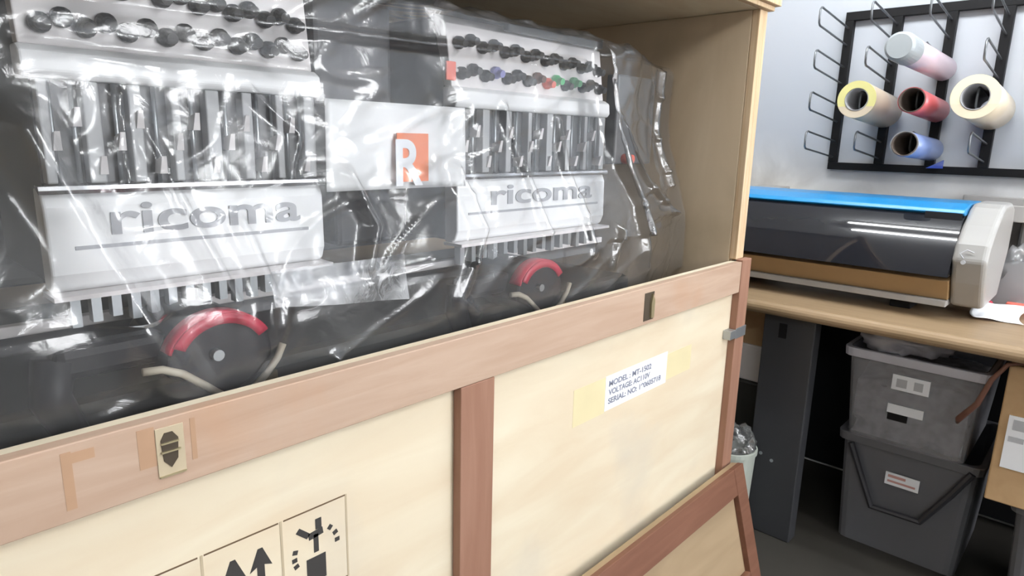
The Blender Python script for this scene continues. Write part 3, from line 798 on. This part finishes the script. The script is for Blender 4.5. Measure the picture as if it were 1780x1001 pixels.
MB().prism([(2.60, 1.30), (2.86, 1.295), (2.86, 1.325)], 1, 0.5135, 0.5165).build('loose_strip', M['v_blue_dark'], rb)
roll('vinyl_roll', 'thick cream vinyl roll, widest on the rack', 2.522, 1.523, 0.398, 2, 0.037, 0.066, M['v_cream'], M['v_cream_end'], M['greycore'])
rg = roll('vinyl_roll', 'long pale pink vinyl roll with a grey wrapped end', 2.30, 1.652, 0.563, 1, 0.0355, 0.041, M['v_pink'], None, M['core'])
MB().tube([(2.254, 0.563, 1.653), (2.262, 0.563, 1.653), (2.285, 0.563, 1.653), (2.36, 0.563, 1.651)], [0.034, 0.041, 0.0435, 0.043], 32).build('end_wrap', M['wrap'], rg, smooth=False)

# ------------------------------------------------------------------ under the bench
def tub(name, loc, wx, wy, h, taper, lab, matk, rot=0.0, group=None):
    """open tub, wx deep, wy wide at the top; base corner centre at loc"""
    t = thing(name, loc, lab, 'storage bin', group)
    t.rotation_euler = (0, 0, rot)
    def ring(z, e, s):
        a, b = wx / 2 - e - s, wy / 2 - e - s
        r = 0.03; pts = []
        for (sx, sy, st) in ((1, 1, 0), (-1, 1, 90), (-1, -1, 180), (1, -1, 270)):
            for k in range(4):
                an = math.radians(st + 30 * k)
                pts.append((sx * (a - r) + r * math.cos(an), sy * (b - r) + r * math.sin(an), z))
        return pts
    def shell(levels):
        m = MB(); rs = [[m.bm.verts.new(Vector(p) + Vector(loc)) for p in ring(*l)] for l in levels]
        n = len(rs[0])
        for a, b in zip(rs[:-1], rs[1:]):
            for k in range(n): m.bm.faces.new([a[k], a[(k + 1) % n], b[(k + 1) % n], b[k]])
        m.bm.faces.new(rs[0][::-1]); m.bm.faces.new(rs[-1])
        return m
    shell([(0.0, taper, 0), (h, 0, 0), (h, 0, 0.004), (0.004, taper, 0.004)]).build('tub', M[matk], t)
    rim = MB(); rs = [ring(h - 0.03, -0.012, 0), ring(h, -0.014, 0), ring(h, 0.004, 0), ring(h - 0.028, 0.004, 0)]
    vv = [[rim.bm.verts.new(Vector(p) + Vector(loc)) for p in r] for r in rs]
    n = len(vv[0])
    for i in range(4):
        a, b = vv[i], vv[(i + 1) % 4]
        for k in range(n): rim.bm.faces.new([a[k], a[(k + 1) % n], b[(k + 1) % n], b[k]])
    rim.build('rim', M['lid'] if matk == 'bin' else M['bin_dark'], t, bevel=0.003)
    return t
# lower bin, on the floor
LB = (2.60, 0.395, 0.0)
tb = tub('storage_bin', LB, 0.46, 0.40, 0.405, 0.02, 'smoky grey storage bin with a black strap, standing on the floor', 'bin_dark', 0.0, 'storage bins under the bench')
MB().tube([(2.353, 0.560, 0.372), (2.345, 0.470, 0.172), (2.345, 0.325, 0.176), (2.351, 0.255, 0.300), (2.354, 0.212, 0.385)], 0.011, 8).build('strap', M['strap'], tb)
o = MB().box(2.362, 2.3655, 0.345, 0.445, 0.262, 0.305).build('bin_label', M['paper'], tb)
MB().box(2.3612, 2.3619, 0.385, 0.437, 0.289, 0.298).box(2.3612, 2.3619, 0.355, 0.437, 0.272, 0.279).build('label_print', M['label_red'], o)
# upper bin
UB = (2.58, 0.41, 0.4055)
ub = tub('storage_bin', UB, 0.50, 0.385, 0.310, 0.022, 'cloudy grey storage bin with two labels, stacked on the strapped bin', 'bin', 0.0, 'storage bins under the bench')
lb1 = MB().box(2.333, 2.3355, 0.357, 0.463, 0.602, 0.652).build('bin_label', M['paper'], ub)
MB().box(2.3325, 2.333, 0.375, 0.40, 0.612, 0.640).box(2.3325, 2.333, 0.42, 0.45, 0.612, 0.640).build('label_print', M['logo_grey'], lb1)
lb2 = MB().box(2.338, 2.3405, 0.363, 0.466, 0.520, 0.550).build('bin_label', M['paper'], ub)
MB().box(2.340, 2.3425, 0.405, 0.463, 0.495, 0.519).build('handle_slot', M['black'], ub)
blob('bin_contents', M['scraps'], (2.56, 0.41, 0.50), 0.20, 9.1, 0.5, squash=(1.2, 1.0, 0.6), sub=5, lim=((2.36, 2.78), (0.25, 0.57), (0.4115, 0.63)))
tag(bpy.data.objects['bin_contents'], 'pale mixed scraps inside the cloudy grey bin', 'scraps', kind='stuff')
blob('plastic_bag', M['lid'], (2.52, 0.47, 0.735), 0.11, 5.2, 0.45, squash=(1.2, 0.95, 0.42), lim=((2.36, 2.8), (0.26, 0.60), (0.64, 0.815)))
tag(bpy.data.objects['plastic_bag.001'], 'pale grey bag bulging from the top of the upper bin', 'bag')
# bin under the cardboard box and the box
rbin = tub('storage_bin', (2.43, -0.09, 0.0), 0.36, 0.36, 0.385, 0.018, 'bluish grey bin standing under the cardboard box', 'bin_dark', 0.0, 'storage bins under the bench')
cb = thing('cardboard_box', (2.40, -0.01, 0.3855), 'brown cardboard box with a white label, on the bluish bin', 'box')
box('carton', M['card'], cb, 2.205, 2.56, -0.18, 0.163, 0.3865, 0.79, bevel=0.004)
o = MB().box(2.2020, 2.2049, 0.03, 0.142, 0.495, 0.650).build('carton_label', M['paper'], cb)
MB().box(2.2012, 2.2019, 0.05, 0.13, 0.610, 0.640).box(2.2012, 2.2019, 0.10, 0.135, 0.575, 0.590).build('label_print', M['logo_grey'], o)
MB().box(2.2025, 2.2049, -0.05, -0.01, 0.388, 0.788).build('tape_strip', M['pbrown'], cb)
cbl = MB().tube([(2.185, 0.12, 0.81), (2.185, 0.165, 0.795), (2.188, 0.195, 0.742), (2.19, 0.217, 0.664), (2.205, 0.255, 0.602), (2.25, 0.262, 0.575)], [0.004, 0.006, 0.007, 0.008, 0.009, 0.005], 10).build('power_cable', M['cable'], None, smooth=True)
tag(cbl, 'brownish orange cable hanging in front of the bins', 'cable')
# left of the leg
box('cardboard_box', M['card'], None, 2.50, 2.80, 0.90, 1.20, 0.5905, 0.74, bevel=0.004, loc=(2.65, 1.05, 0.5905))
tag(bpy.data.objects['cardboard_box.001'], 'small brown carton behind the grey bench leg', 'box')
wb = box('foam_box', M['mlight'], None, 2.50, 2.80, 0.90, 1.20, 0.44, 0.59, bevel=0.006, loc=(2.65, 1.05, 0.44))
tag(wb, 'pale grey box beneath the small brown carton', 'box')
sb = box('wooden_chest', M['mbase'], None, 2.48, 2.80, 0.88, 1.22, 0.0, 0.4395, bevel=0.006, loc=(2.65, 1.05, 0.0))
tag(sb, 'dark box on the floor beneath the pale grey box', 'box')
bk = thing('bucket', (2.10, 0.87, 0.0), 'pale bucket on the floor between crate corner and bench leg', 'bucket')
b = MB(); n = 32
def cr(z, r): return [b.bm.verts.new((2.10 + r * math.cos(2 * math.pi * k / n), 0.87 + r * math.sin(2 * math.pi * k / n), z)) for k in range(n)]
rs = [cr(0.0, 0.068), cr(0.325, 0.080), cr(0.325, 0.085), cr(0.34, 0.085), cr(0.34, 0.076), cr(0.01, 0.064)]
for p, q in zip(rs[:-1], rs[1:]):
    for k in range(n): b.bm.faces.new([p[k], p[(k + 1) % n], q[(k + 1) % n], q[k]])
b.bm.faces.new(rs[0][::-1]); b.bm.faces.new(rs[-1])
b.build('pail', M['bucket'], bk, smooth=False)
blob('plastic_bag', M['film'], (2.10, 0.87, 0.35), 0.058, 8.8, 0.4, squash=(1, 1, 1.0))
tag(bpy.data.objects['plastic_bag.002'], 'clear crumpled bag stuffed into the pale bucket', 'bag')
